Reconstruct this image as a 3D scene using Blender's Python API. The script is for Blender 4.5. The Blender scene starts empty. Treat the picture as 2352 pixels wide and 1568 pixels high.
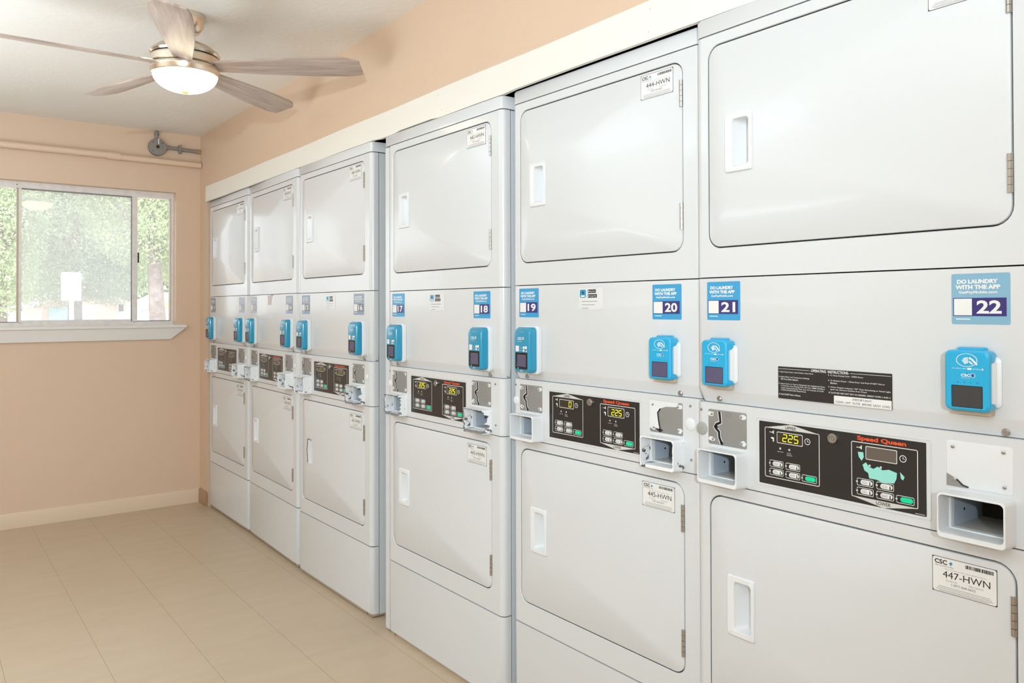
import bpy, bmesh, math, random
from mathutils import Matrix, Vector
random.seed(7)
S = bpy.context.scene
COL = S.collection
PI = math.pi

# ------------------------------------------------------------------ camera
YAW, PIT, ROL = 0.6472479, 0.0097636, -0.0023858
F = Vector((math.sin(YAW)*math.cos(PIT), math.cos(YAW)*math.cos(PIT), math.sin(PIT)))
R0 = Vector((math.cos(YAW), -math.sin(YAW), 0)); U0 = R0.cross(F)
R = R0*math.cos(ROL)+U0*math.sin(ROL); U = U0*math.cos(ROL)-R0*math.sin(ROL)
cd = bpy.data.cameras.new('camera'); cam = bpy.data.objects.new('camera', cd); COL.objects.link(cam)
m = Matrix.Identity(4)
for i in range(3):
    m[i][0] = R[i]; m[i][1] = U[i]; m[i][2] = -F[i]
m.translation = Vector((0, 0, 1.158))
cam.matrix_world = m
cd.sensor_width = 36; cd.lens = 27.825; cd.shift_y = -0.04045; cd.clip_start = 0.02; cd.clip_end = 300
S.camera = cam

# ------------------------------------------------------------------ light
S.view_settings.view_transform = 'Standard'; S.view_settings.look = 'None'
S.view_settings.gamma = 1; S.view_settings.use_curve_mapping = False
S.view_settings.exposure = 0.30
W = bpy.data.worlds.new('sky'); S.world = W; W.use_nodes = True
wb = W.node_tree.nodes['Background']
wb.inputs[0].default_value = (0.86, 0.93, 1.0, 1); wb.inputs[1].default_value = 2.9

def lamp(name, kind, loc, power, color=(1, 1, 1), rot=(0, 0, 0), **kw):
    l = bpy.data.lights.new(name, kind); l.energy = power; l.color = color
    for k, v in kw.items(): setattr(l, k, v)
    o = bpy.data.objects.new(name, l); COL.objects.link(o); o.location = loc; o.rotation_euler = rot
    return o
sun = lamp('sun', 'SUN', (0, 0, 20), 3.8, (1, .96, .90), (math.radians(42), 0, math.radians(-35)), angle=.02)
fl = lamp('flash', 'SPOT', (-0.80, -0.95, 1.50), 225, (.76, .90, 1), shadow_soft_size=.035, spot_size=math.radians(92), spot_blend=1)
fl.rotation_euler = (Vector((.75, 2.7, 1.85))-fl.location).to_track_quat('-Z', 'Y').to_euler()
lamp('overhead_fill_near', 'AREA', (-1.0, -.3, 2.16), 8, (.66, .86, 1), (0, 0, 0), shape='RECTANGLE', size=.9, size_y=1.3)  # added unseen fill from above, no real fixture
lamp('overhead_fill_far', 'AREA', (-1.0, 2.8, 2.16), 12, (.64, .85, 1), (0, 0, 0), shape='RECTANGLE', size=.6, size_y=1.3)  # second added fill from above, for the far end
lamp('bounce_fill_near', 'AREA', (-.6, -.2, 1.45), 34, (.72, .88, 1), (PI, 0, 0), shape='RECTANGLE', size=1.5, size_y=1.5)  # added upward fill in place of light bounced off the ceiling
lamp('bounce_fill_far', 'AREA', (-.8, 2.9, 1.1), 32, (.72, .88, 1), (PI, 0, 0), shape='RECTANGLE', size=.9, size_y=1.6)  # added upward fill for the far ceiling and window wall
lamp('left_side_fill', 'AREA', (-1.72, 1.7, 1.15), 2.5, (.62, .84, 1), (0, math.radians(-90), 0), shape='RECTANGLE', size=2.0, size_y=5.6)  # added soft fill along the left wall, not a lamp of the room

# ------------------------------------------------------------------ materials
MATS = {}
def srgb(r, g, b):
    f = lambda c: (c/255/12.92) if c/255 <= .04045 else ((c/255+.055)/1.055)**2.4
    return (f(r), f(g), f(b), 1)
def mat(name, col, rough=.5, metal=0, emis=None, estr=0, coat=0, bump=None, var=None, spec=.5):
    if name in MATS: return MATS[name]
    M = bpy.data.materials.new(name); M.use_nodes = True; MATS[name] = M
    nt = M.node_tree; b = nt.nodes['Principled BSDF']
    b.inputs['Base Color'].default_value = col; b.inputs['Roughness'].default_value = rough
    b.inputs['Metallic'].default_value = metal; b.inputs['Coat Weight'].default_value = coat
    b.inputs['Specular IOR Level'].default_value = spec
    b.inputs['Coat Roughness'].default_value = .08
    if emis: b.inputs['Emission Color'].default_value = emis; b.inputs['Emission Strength'].default_value = estr
    tc = nt.nodes.new('ShaderNodeTexCoord')
    if var:      # (scale, colour2, amount)
        n = nt.nodes.new('ShaderNodeTexNoise'); n.inputs['Scale'].default_value = var[0]; n.inputs['Detail'].default_value = 4
        nt.links.new(tc.outputs['Object'], n.inputs['Vector'])
        cr = nt.nodes.new('ShaderNodeMapRange'); cr.inputs[1].default_value = .35; cr.inputs[2].default_value = .65; cr.inputs[4].default_value = var[2]
        nt.links.new(n.outputs['Fac'], cr.inputs[0])
        mx = nt.nodes.new('ShaderNodeMix'); mx.data_type = 'RGBA'
        mx.inputs[6].default_value = col; mx.inputs[7].default_value = var[1]
        nt.links.new(cr.outputs[0], mx.inputs[0]); nt.links.new(mx.outputs[2], b.inputs['Base Color'])
    if bump:     # (scale, strength, distance)
        n = nt.nodes.new('ShaderNodeTexNoise'); n.inputs['Scale'].default_value = bump[0]; n.inputs['Detail'].default_value = 3
        nt.links.new(tc.outputs['Object'], n.inputs['Vector'])
        bp = nt.nodes.new('ShaderNodeBump'); bp.inputs['Strength'].default_value = bump[1]; bp.inputs['Distance'].default_value = bump[2]
        nt.links.new(n.outputs['Fac'], bp.inputs['Height']); nt.links.new(bp.outputs[0], b.inputs['Normal'])
    return M
ENAMEL = mat('white_enamel', (.68, .69, .70, 1), .27, coat=.2)
PLAST = mat('white_plastic', (.77, .78, .79, 1), .35)
WALLP = mat('tan_wall_paint', (.695, .51, .368, 1), .55, bump=(80, .25, .004), var=(1.5, (.715, .525, .38, 1), .6))
BASEP = mat('tan_baseboard_paint', (.72, .56, .41, 1), .4)
BASEB = mat('brown_rubber_baseboard', (.40, .24, .13, 1), .45)
CEILP = mat('cream_ceiling_texture', (.86, .81, .745, 1), .8, bump=(38, .28, .006))
TRIMP = mat('cream_trim_paint', (.84, .81, .74, 1), .35)
WINP = mat('white_window_paint', (.80, .76, .73, 1), .4, var=(30, (.62, .52, .47, 1), .35))
SILLP = mat('sill_paint', (.80, .76, .72, 1), .35)
DARK = mat('dark_cavity', (.03, .025, .02, 1), .9)  # shade deep in the recess and coin boxes put into the colour
GAP = mat('gap_shade_grey', (.26, .26, .26, 1), .7)  # shade of door gaps and panel seams put into the colour
BLACK = mat('black_panel', (.022, .020, .019, 1), .28)
PRINTW = mat('white_print', (.80, .80, .78, 1), .5)
GREYW = mat('light_grey_print', (.62, .61, .58, 1), .5)
PRINTK = mat('black_print', (.02, .02, .02, 1), .5)
FINE = mat('grey_fine_print', (.22, .22, .22, 1), .5)
ORANGE = mat('orange_red_print', (.85, .09, .02, 1), .5)
SEG = mat('yellow_led', (.9, .9, 0, 1), .5, emis=(1, .93, .02, 1), estr=1.1)
SEGD = mat('dim_led', (.35, .33, .08, 1), .5, emis=(1, .8, .2, 1), estr=.18)
LCD = mat('display_window', (.045, .033, .022, 1), .2)
LCDOFF = mat('unlit_display_window', (.13, .105, .085, 1), .35)
GREEN = mat('green_button', (.0, .55, .26, 1), .4, emis=(0, .8, .4, 1), estr=.15)
TEAL = mat('peeled_mint_patch', (.30, .72, .64, 1), .5)
STEEL = mat('coin_plate_steel', (.31, .305, .29, 1), .5, metal=.35)
CHROME = mat('hinge_metal', (.46, .44, .41, 1), .3, metal=.9)
BOXMET = mat('coin_box_inner_metal', (.50, .57, .65, 1), .45, metal=.1)
BOXFLR = mat('coin_box_floor_metal', (.55, .52, .48, 1), .5)
KICK = mat('beige_toe_paint', (.50, .42, .31, 1), .5)
BLUE1 = mat('teal_blue_plastic', (.02, .29, .47, 1), .22, coat=.3)
BLUE2 = mat('bright_blue_plastic', (.012, .40, .70, 1), .25, coat=.2)
STK = mat('sticker_blue', (.035, .33, .62, 1), .28)
STKG = mat('faded_sticker_blue', (.22, .43, .58, 1), .3)
STKF = mat('sheen_grey_sticker_blue', (.20, .27, .36, 1), .25)  # grey gloss reflection on the far stickers put into the colour
NAVYF = mat('sheen_grey_navy_print', (.12, .12, .16, 1), .3)  # navy print with the same gloss reflection mixed into its colour
NAVY = mat('navy_print', (.035, .025, .17, 1), .3)
SCRN = mat('reader_screen', (.10, .09, .17, 1), .12)
SCRK = mat('dark_reader_screen', (.05, .05, .055, 1), .08)
BEZEL = mat('black_bezel', (.012, .012, .015, 1), .2)
NICKEL = mat('brushed_nickel', (.74, .66, .56, 1), .22, metal=1)
GREYMET = mat('grey_box_paint', (.27, .25, .23, 1), .4, metal=.2)
PIPEP = mat('painted_pipe', (.74, .55, .40, 1), .4)
PAPER = mat('clear_app_decal', (.74, .74, .735, 1), .3)
LABEL = mat('label_stock', (.80, .79, .77, 1), .3)
LOCKG = mat('grey_lock_cap', (.36, .37, .34, 1), .45)
def chipped():
    M = mat('chipped_white_over_grey', (.84, .85, .86, 1), .4); nt = M.node_tree; b = nt.nodes['Principled BSDF']
    tc = nt.nodes.new('ShaderNodeTexCoord'); n = nt.nodes.new('ShaderNodeTexNoise'); n.inputs['Scale'].default_value = 30; n.inputs['Detail'].default_value = 5; n.inputs['Roughness'].default_value = .7
    nt.links.new(tc.outputs['Object'], n.inputs['Vector'])
    cr = nt.nodes.new('ShaderNodeValToRGB'); cr.color_ramp.elements[0].position = .585; cr.color_ramp.elements[1].position = .60
    cr.color_ramp.elements[0].color = (.84, .85, .86, 1); cr.color_ramp.elements[1].color = (.11, .105, .11, 1)
    nt.links.new(n.outputs['Fac'], cr.inputs[0]); nt.links.new(cr.outputs[0], b.inputs['Base Color'])
    return M
CHIP = chipped()
def woodmat():
    M = mat('pale_driftwood_blade', (.5, .4, .33, 1), .35); nt = M.node_tree; b = nt.nodes['Principled BSDF']
    tc = nt.nodes.new('ShaderNodeTexCoord'); mp = nt.nodes.new('ShaderNodeMapping'); mp.inputs['Scale'].default_value = (2.2, 26, 26)
    n = nt.nodes.new('ShaderNodeTexNoise'); n.inputs['Scale'].default_value = 2.2; n.inputs['Detail'].default_value = 6; n.inputs['Distortion'].default_value = .6
    nt.links.new(tc.outputs['Object'], mp.inputs[0]); nt.links.new(mp.outputs[0], n.inputs['Vector'])
    cr = nt.nodes.new('ShaderNodeValToRGB'); cr.color_ramp.elements[0].position = .3; cr.color_ramp.elements[1].position = .7
    cr.color_ramp.elements[0].color = (.34, .25, .205, 1); cr.color_ramp.elements[1].color = (.56, .45, .385, 1)
    nt.links.new(n.outputs['Fac'], cr.inputs[0]); nt.links.new(cr.outputs[0], b.inputs['Base Color'])
    return M
WOOD = woodmat()
def floormat():
    M = mat('beige_vinyl_tile', (.6, .46, .32, 1), .38); nt = M.node_tree; b = nt.nodes['Principled BSDF']
    tc = nt.nodes.new('ShaderNodeTexCoord'); sp = nt.nodes.new('ShaderNodeSeparateXYZ'); nt.links.new(tc.outputs['Object'], sp.inputs[0])
    def line(axis, off, pitch, w):
        a = nt.nodes.new('ShaderNodeMath'); a.operation = 'SUBTRACT'; a.inputs[1].default_value = off; nt.links.new(sp.outputs[axis], a.inputs[0])
        d = nt.nodes.new('ShaderNodeMath'); d.operation = 'PINGPONG'; d.inputs[1].default_value = pitch/2; nt.links.new(a.outputs[0], d.inputs[0])
        l = nt.nodes.new('ShaderNodeMath'); l.operation = 'LESS_THAN'; l.inputs[1].default_value = w; nt.links.new(d.outputs[0], l.inputs[0])
        return l
    l1 = line(0, .504, .272, .0008); l2 = line(1, 2.92, .272, .0006)
    k = nt.nodes.new('ShaderNodeMath'); k.operation = 'MULTIPLY'; k.inputs[1].default_value = .12; nt.links.new(l2.outputs[0], k.inputs[0])
    k1 = nt.nodes.new('ShaderNodeMath'); k1.operation = 'MULTIPLY'; k1.inputs[1].default_value = .75; nt.links.new(l1.outputs[0], k1.inputs[0])
    mxn = nt.nodes.new('ShaderNodeMath'); mxn.operation = 'MAXIMUM'; nt.links.new(k1.outputs[0], mxn.inputs[0]); nt.links.new(k.outputs[0], mxn.inputs[1])
    n = nt.nodes.new('ShaderNodeTexNoise'); n.inputs['Scale'].default_value = 7; n.inputs['Detail'].default_value = 5
    mp = nt.nodes.new('ShaderNodeMapping'); mp.inputs['Scale'].default_value = (.6, 2.4, 1); nt.links.new(tc.outputs['Object'], mp.inputs[0]); nt.links.new(mp.outputs[0], n.inputs['Vector'])
    cr = nt.nodes.new('ShaderNodeValToRGB'); cr.color_ramp.elements[0].position = .3; cr.color_ramp.elements[1].position = .75
    cr.color_ramp.elements[0].color = (.53, .405, .28, 1); cr.color_ramp.elements[1].color = (.57, .445, .315, 1)
    nt.links.new(n.outputs['Fac'], cr.inputs[0])
    mx = nt.nodes.new('ShaderNodeMix'); mx.data_type = 'RGBA'; mx.inputs[7].default_value = (.22, .14, .08, 1)
    nt.links.new(cr.outputs[0], mx.inputs[6]); nt.links.new(mxn.outputs[0], mx.inputs[0]); nt.links.new(mx.outputs[2], b.inputs['Base Color'])
    return M
FLOORM = floormat()
def glassmat(name, haze):
    M = bpy.data.materials.new(name); M.use_nodes = True; nt = M.node_tree; nt.nodes.clear()
    o = nt.nodes.new('ShaderNodeOutputMaterial'); t = nt.nodes.new('ShaderNodeBsdfTransparent'); g = nt.nodes.new('ShaderNodeBsdfGlossy')
    g.inputs['Roughness'].default_value = .02
    fr = nt.nodes.new('ShaderNodeFresnel'); fr.inputs[0].default_value = 1.5
    m1 = nt.nodes.new('ShaderNodeMixShader'); nt.links.new(fr.outputs[0], m1.inputs[0]); nt.links.new(g.outputs[0], m1.inputs[2])
    if haze:
        tr = nt.nodes.new('ShaderNodeBsdfTranslucent'); tr.inputs[0].default_value = (.56, .57, .56, 1)
        m2 = nt.nodes.new('ShaderNodeMixShader'); m2.inputs[0].default_value = haze
        nt.links.new(t.outputs[0], m2.inputs[1]); nt.links.new(tr.outputs[0], m2.inputs[2]); nt.links.new(m2.outputs[0], m1.inputs[1])
    else: nt.links.new(t.outputs[0], m1.inputs[1])
    nt.links.new(m1.outputs[0], o.inputs[0]); return M
GLASS = glassmat('veiled_clear_glass', .14); HAZY = glassmat('dusty_glass', .38)  # clear panes carry an added veil that washes out the bright view

# ------------------------------------------------------------------ mesh helpers
TXT = {}
def glyphs(s, bold):
    k = (s, bold)
    if k not in TXT:
        c = bpy.data.curves.new('t', 'FONT'); c.body = s; c.size = 1; c.offset = bold; c.resolution_u = 3
        o = bpy.data.objects.new('t', c); me = bpy.data.meshes.new_from_object(o)
        v = [(p.co.x, p.co.y) for p in me.vertices]; f = [tuple(p.vertices) for p in me.polygons]
        xs = [p[0] for p in v]; ys = [p[1] for p in v]
        TXT[k] = (v, f, min(xs), max(xs), min(ys), max(ys))
        bpy.data.objects.remove(o); bpy.data.meshes.remove(me); bpy.data.curves.remove(c)
    return TXT[k]

def rrect(x0, x1, z0, z1, r, y, seg=5):
    r = max(min(r, (x1-x0)/2-1e-5, (z1-z0)/2-1e-5), 1e-5); out = []
    for cx, cz, a0 in ((x1-r, z0+r, -90), (x1-r, z1-r, 0), (x0+r, z1-r, 90), (x0+r, z0+r, 180)):
        for k in range(seg+1):
            a = math.radians(a0+90*k/seg); out.append((cx+r*math.cos(a), y, cz+r*math.sin(a)))
    return out

class MB:
    def __init__(s): s.v = []; s.f = []; s.m = []; s.mats = []
    def mi(s, M):
        if M not in s.mats: s.mats.append(M)
        return s.mats.index(M)
    def add(s, v, f, M):
        n = len(s.v); i = s.mi(M); s.v += [tuple(p) for p in v]
        for q in f: s.f.append(tuple(n+k for k in q)); s.m.append(i)
    def box(s, x0, x1, y0, y1, z0, z1, M):
        v = [(x, y, z) for x in (x0, x1) for y in (y0, y1) for z in (z0, z1)]
        s.add(v, [(0, 1, 3, 2), (4, 6, 7, 5), (0, 4, 5, 1), (2, 3, 7, 6), (0, 2, 6, 4), (1, 5, 7, 3)], M)
    def loft(s, loops, M, cap0=False, cap1=True, closed=True):
        n = len(loops[0]); v = [p for l in loops for p in l]; f = []
        for a in range(len(loops)-1):
            for k in range(n if closed else n-1):
                k2 = (k+1) % n; f.append((a*n+k, a*n+k2, (a+1)*n+k2, (a+1)*n+k))
        if cap0: f.append(tuple(range(n))[::-1])
        if cap1: f.append(tuple((len(loops)-1)*n+k for k in range(n)))
        s.add(v, f, M)
    def slab(s, x0, x1, z0, z1, yb, yf, r, M, bev=.0015, back=False):   # front at yf (< yb)
        s.loft([rrect(x0, x1, z0, z1, r, yb), rrect(x0, x1, z0, z1, r, yf+bev), rrect(x0+bev*.3, x1-bev*.3, z0+bev*.3, z1-bev*.3, r, yf+bev*.3), rrect(x0+bev, x1-bev, z0+bev, z1-bev, r, yf)], M, cap0=back)
    def flat(s, x0, x1, z0, z1, y, M, r=0):
        s.add(rrect(x0, x1, z0, z1, r, y, 3), [tuple(range(16))], M)
    def poly(s, pts, y, M): s.add([(x, y, z) for x, z in pts], [tuple(range(len(pts)))], M)
    def frame(s, x0, x1, z0, z1, w, y, M, r=.002):
        s.loft([rrect(x0, x1, z0, z1, r, y, 3), rrect(x0+w, x1-w, z0+w, z1-w, max(r-w, .0002), y, 3)], M, cap1=False)
    def stroke(s, pts, w, y, M):     # flat polyline in the front plane
        n = len(pts); L = []; Rr = []
        for i, (x, z) in enumerate(pts):
            a = pts[max(i-1, 0)]; b = pts[min(i+1, n-1)]; dx, dz = b[0]-a[0], b[1]-a[1]; l = math.hypot(dx, dz) or 1
            nx, nz = -dz/l*w/2, dx/l*w/2; L.append((x+nx, y, z+nz)); Rr.append((x-nx, y, z-nz))
        s.add(L+Rr, [(i, i+1, n+i+1, n+i) for i in range(n-1)], M)
    def disc(s, x, z, r, y, M, n=16): s.add([(x+r*math.cos(2*PI*k/n), y, z+r*math.sin(2*PI*k/n)) for k in range(n)], [tuple(range(n))], M)
    def ring(s, x, z, r, w, y, M, n=20):
        s.loft([[(x+q*math.cos(2*PI*k/n), y, z+q*math.sin(2*PI*k/n)) for k in range(n)] for q in (r, r-w)], M, cap1=False)
    def knob(s, x, z, prof, M, n=20):   # revolve about the y axis, prof = [(radius, y)]
        s.loft([[(x+q*math.cos(2*PI*k/n), y, z+q*math.sin(2*PI*k/n)) for k in range(n)] for q, y in prof], M)
    def lathe(s, prof, M, n=40, c=(0, 0)):  # about z, prof = [(radius, z)]
        s.loft([[(c[0]+q*math.cos(2*PI*k/n), c[1]+q*math.sin(2*PI*k/n), z) for k in range(n)] for q, z in prof], M, cap0=True)
    def tube(s, p0, p1, r, M, n=14, cap=True, r1=None):
        p0 = Vector(p0); p1 = Vector(p1); d = (p1-p0).normalized(); a = d.orthogonal().normalized(); b = d.cross(a)
        s.loft([[p+q*(a*math.cos(2*PI*k/n)+b*math.sin(2*PI*k/n)) for k in range(n)] for p, q in ((p0, r), (p1, r if r1 is None else r1))], M, cap0=cap, cap1=cap)
    def text(s, t, x0, x1, z0, z1, y, M, bold=0.0):
        v, f, a, b, c, d = glyphs(t, bold)
        s.add([(x0+(p[0]-a)/(b-a)*(x1-x0), y, z0+(p[1]-c)/(d-c)*(z1-z0)) for p in v], f, M)
    def build(s, name, parent=None, loc=None, smooth=True, recalc=True):
        me = bpy.data.meshes.new(name); me.from_pydata(s.v, [], s.f)
        for M in s.mats: me.materials.append(M)
        me.polygons.foreach_set('material_index', s.m)
        if recalc:
            b = bmesh.new(); b.from_mesh(me); bmesh.ops.recalc_face_normals(b, faces=b.faces); b.to_mesh(me); b.free()
        if smooth:
            me.polygons.foreach_set('use_smooth', [True]*len(me.polygons)); me.set_sharp_from_angle(angle=math.radians(32))
        me.update()
        return link(name, me, parent, loc)
def link(name, me, parent=None, loc=None):
    o = bpy.data.objects.new(name, me); COL.objects.link(o)
    if parent: o.parent = parent
    if loc: o.location = loc
    return o
def thing(name, label, cat, loc=(0, 0, 0), rz=0, group=None):
    o = bpy.data.objects.new(name, None); COL.objects.link(o); o.location = loc; o.rotation_euler = (0, 0, rz)
    o.empty_display_size = .1
    return tag(o, label, cat, group)
def tag(o, label, cat, group=None):
    o['label'] = label; o['category'] = cat
    if group: o['group'] = group
    return o
def struct(o): o['kind'] = 'structure'; return o
MESH = {}
def cached(key, name, parent, fn):
    if key not in MESH:
        mb = MB(); fn(mb)
        if key in ('nb', 'nh', 'np', 'ns', 'nsd'): mb.v = [(x*.97, y*.74, z) for x, y, z in mb.v]
        o = mb.build(name, parent); MESH[key] = o.data; return o
    return link(name, MESH[key], parent)

# ------------------------------------------------------------------ room shell
WX, WY, CZ, LX, BY = 1.376, 4.938, 2.195, -1.75, -1.3
b = MB(); b.box(LX-.1, 2.3, BY-.1, WY+.15, -.1, 0, FLOORM); struct(b.build('floor'))
b = MB(); b.box(LX-.1, 2.3, BY-.1, WY+.15, CZ, CZ+.1, CEILP); struct(b.build('ceiling'))
b = MB()
b.box(WX, WX+.1, BY, 4.785, 1.862, CZ, WALLP); b.box(WX, WX+.1, 4.785, WY, 0, CZ, WALLP)
b.box(WX, WX+.1, BY, .42, 0, 1.862, WALLP)
struct(b.build('wall_right'))
b = MB(); b.box(2.2, 2.3, BY, WY, 0, CZ, DARK); struct(b.build('wall_recess'))
b = MB(); b.box(LX-.1, LX, BY, WY, 0, CZ, WALLP); struct(b.build('wall_left'))
b = MB(); b.box(LX-.1, 2.3, BY-.1, BY, 0, CZ, WALLP); struct(b.build('wall_back'))
OX0, OX1, OZ0, OZ1 = -.50, 1.238, 1.062, 1.845
b = MB()
b.box(LX-.1, OX0, WY, WY+.15, 0, CZ, WALLP); b.box(OX1, 2.3, WY, WY+.15, 0, CZ, WALLP)
b.box(OX0, OX1, WY, WY+.15, 0, OZ0, WALLP); b.box(OX0, OX1, WY, WY+.15, OZ1, CZ, WALLP)
struct(b.build('wall_window'))
b = MB()
b.loft([[(x, y, z) for y, z in ((WY, 0), (WY-.012, 0), (WY-.012, .07), (WY-.008, .0815), (WY, .0815))] for x in (LX, WX)], BASEP, cap0=True)
struct(b.build('baseboard_window'))
b = MB(); b.loft([[(x, y, z) for x, z in ((WX, 0), (WX-.010, 0), (WX-.010, .075), (WX-.004, .085), (WX, .085))] for y in (4.78, WY-.012)], BASEB, cap0=True)
struct(b.build('baseboard_right'))
# cream header board above the machines, with slightly wavy edges and nail heads
b = MB(); n = 120; lo = []
def header_bottom(y):
    for a, c, z in ((2.62, 9, 1.7842), (2.24, 2.46, 1.7835), (1.83, 2.62, 1.7790), (1.14, 1.83, 1.7823), (-9, 1.14, 1.7816)):
        if a <= y < c: return z
for i in range(n+1):
    y = BY+(4.785-BY)*i/n; wz = header_bottom(y)-1.785+.0004*math.sin(i*.7); wt = .0012*math.sin(i*.37+2)
    lo.append([(WX, y, 1.785+wz), (WX-.012, y, 1.785+wz), (WX-.012, y, 1.871+wt), (WX-.009, y, 1.874+wt), (WX, y, 1.874+wt)])
b.loft(lo, TRIMP, cap0=True)
for y, z in ((1.27, 1.852), (1.275, 1.80), (2.18, 1.80), (2.2, 1.853), (2.45, 1.80), (3.3, 1.85), (3.9, 1.80)):
    b.tube((WX-.0125, y, z), (WX-.012, y, z), .0015, KICK, 8)
struct(b.build('trim_1'))

# ------------------------------------------------------------------ window
win = bpy.data.objects.new('window_1', None); COL.objects.link(win); win.location = (.37, WY, 1.06); struct(win)
def wpart(mb, name): o = mb.build(name, win); o.location = (-.37, -WY, -1.06); return o
FY = WY+.085
b = MB()
b.box(OX0, OX1, FY-.03, FY+.03, OZ1-.034, OZ1, WINP)         # head rail
b.box(OX0, OX1, FY-.022, FY+.03, OZ0, OZ0+.022, WINP)        # sill track
b.box(OX0, OX1, FY-.010, FY+.01, OZ0+.022, OZ0+.027, GAP)
b.box(OX1-.012, OX1, FY-.028, FY+.03, OZ0+.022, OZ1-.034, WINP)
b.box(OX0, OX0+.02, FY-.028, FY+.03, OZ0+.022, OZ1-.034, WINP)
b.box(OX1-.016, OX1-.012, FY-.02, FY+.02, OZ0+.022, OZ1-.034, KICK)
for x in (.44, -.1): b.tube((x, FY-.0305, OZ1-.018), (x, FY-.03, OZ1-.018), .003, DARK, 8)
wpart(b, 'window_frame')
b = MB(); b.box(1.012, 1.040, FY-.022, FY-.002, OZ0+.020, OZ1-.032, WINP); b.box(1.008, 1.012, FY-.018, FY-.004, OZ0+.024, OZ1-.034, GAP)
b.box(.440, .450, FY-.018, FY+.002, OZ0+.022, OZ1-.034, KICK); b.box(.450, .462, FY-.022, FY-.002, OZ0+.020, OZ1-.034, WINP)
b.box(.462, 1.012, FY-.018, FY-.004, OZ0+.022, OZ0+.034, WINP); b.box(.462, 1.008, FY-.016, FY-.004, OZ1-.040, OZ1-.034, GAP)
wpart(b, 'window_sash')
b = MB(); b.box(.462, 1.012, FY-.013, FY-.009, OZ0+.034, OZ1-.034, HAZY); wpart(b, 'dusty_pane')
b = MB(); b.box(OX0+.02, .444, FY+.008, FY+.012, OZ0+.022, OZ1-.034, GLASS); wpart(b, 'clear_pane')
b = MB(); b.box(1.036, OX1-.012, FY+.008, FY+.012, OZ0+.022, OZ1-.034, GLASS); wpart(b, 'clear_pane')
b = MB(); b.loft([rrect(1.040, 1.048, 1.425, 1.487, .003, FY-.026, 3), rrect(1.040, 1.047, 1.44, 1.48, .003, FY-.036, 3)], BEZEL, cap0=True)
wpart(b, 'window_latch')
b = MB()
b.loft([[(x, y, z) for y, z in ((WY+.06, 1.063), (WY-.030, 1.063), (WY-.034, 1.060), (WY-.034, 1.048), (WY-.030, 1.045), (WY+.06, 1.045))] for x in (OX0-.05, 1.292)], SILLP, cap0=True)
v = []
for y0, dx in ((WY, 0), (WY-.026, 0)):
    v += [(OX0-.05, y0, 1.045), (1.288, y0, 1.045), (1.206, y0+(0 if y0 == WY else .012), .979), (OX0+.03, y0+(0 if y0 == WY else .012), .979)]
b.add(v, [(0, 1, 2, 3), (4, 7, 6, 5), (0, 4, 5, 1), (1, 5, 6, 2), (2, 6, 7, 3), (3, 7, 4, 0)], SILLP)
wpart(b, 'window_sill')

# ------------------------------------------------------------------ stacked dryers
PWD = .685
def hprof(x0, x1, z, dy=0.0, ins=0.0, back=.030, rr=.0165):
    out = [(x0+ins, back, z), (x0+ins, dy+rr, z)]
    for a in (67.5, 45, 22.5, 0): a = math.radians(a); out.append((x0+ins+rr*(1-math.sin(a)), dy+rr*(1-math.cos(a)), z))
    for a in (0, 22.5, 45, 67.5): a = math.radians(a); out.append((x1-ins-rr*(1-math.sin(a)), dy+rr*(1-math.cos(a)), z))
    out += [(x1-ins, dy+rr, z), (x1-ins, back, z)]
    return out
def shell(mb, st, M):   # st: list of (z, dy, inset)
    loops = [hprof(.001, PWD, z, dy, ins) for z, dy, ins in st]
    mb.loft(loops, M, cap0=True, cap1=True, closed=True)
DX0, DX1 = .0375, .6290
def front_panel(mb, z0, z1, d0, d1):
    # framed front sheet with a rounded opening for the door
    g = .0036
    pts = rrect(DX0-g, DX1+g, d0-g, d1+g, .032, 0, 6)
    n = len(pts)
    outer = rrect(.0175, PWD-.0165, z0+.0012, z1-.0012, .0002, 0, 6)
    mb.loft([outer, pts, [(x, .002, z) for x, y, z in rrect(DX0-g+.0012, DX1+g-.0012, d0-g+.0012, d1+g-.0012, .031, 0, 6)]], ENAMEL, cap1=False)
    inn = rrect(DX0-g+.0012, DX1+g-.0012, d0-g+.0012, d1+g-.0012, .031, .002, 6)
    mb.loft([inn, [(x, .030, z) for x, y, z in inn]], GAP, cap1=True)
    # returns around the sheet
    for side in (0, 1):
        pr = []
        for a in (0, 15, 30, 45, 60, 75, 90):
            a = math.radians(a); x = .0175-.0165*math.sin(a) if side == 0 else PWD-.0165+.0165*math.sin(a)
            pr.append((x, .0165*(1-math.cos(a))))
        pr.append((pr[-1][0], .030))
        mb.loft([[(x, y, z) for x, y in pr] for z in (z0+.0012, z1-.0012)], ENAMEL, cap1=False, closed=False)
    for z, s in ((z0+.0012, 1), (z1-.0012, -1)):
        mb.add([(.0175, 0, z), (PWD-.0165, 0, z), (PWD, .0165, z), (PWD, .03, z), (.001, .03, z), (.001, .0165, z)], [(0, 1, 2, 3, 4, 5)], ENAMEL)
def door(mb, d0, d1, h0, h1):
    lo = [rrect(DX0+.0005, DX1-.0005, d0+.0005, d1-.0005, .028, .014, 6), rrect(DX0, DX1, d0, d1, .028, .003, 6),
          rrect(DX0+.0008, DX1-.0008, d0+.0008, d1-.0008, .028, .001, 6), rrect(DX0+.003, DX1-.003, d0+.003, d1-.003, .026, 0, 6),
          rrect(.090, .146, h0+.006, h1-.006, .006, 0, 6)]
    mb.loft(lo, ENAMEL, cap1=False)
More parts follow.
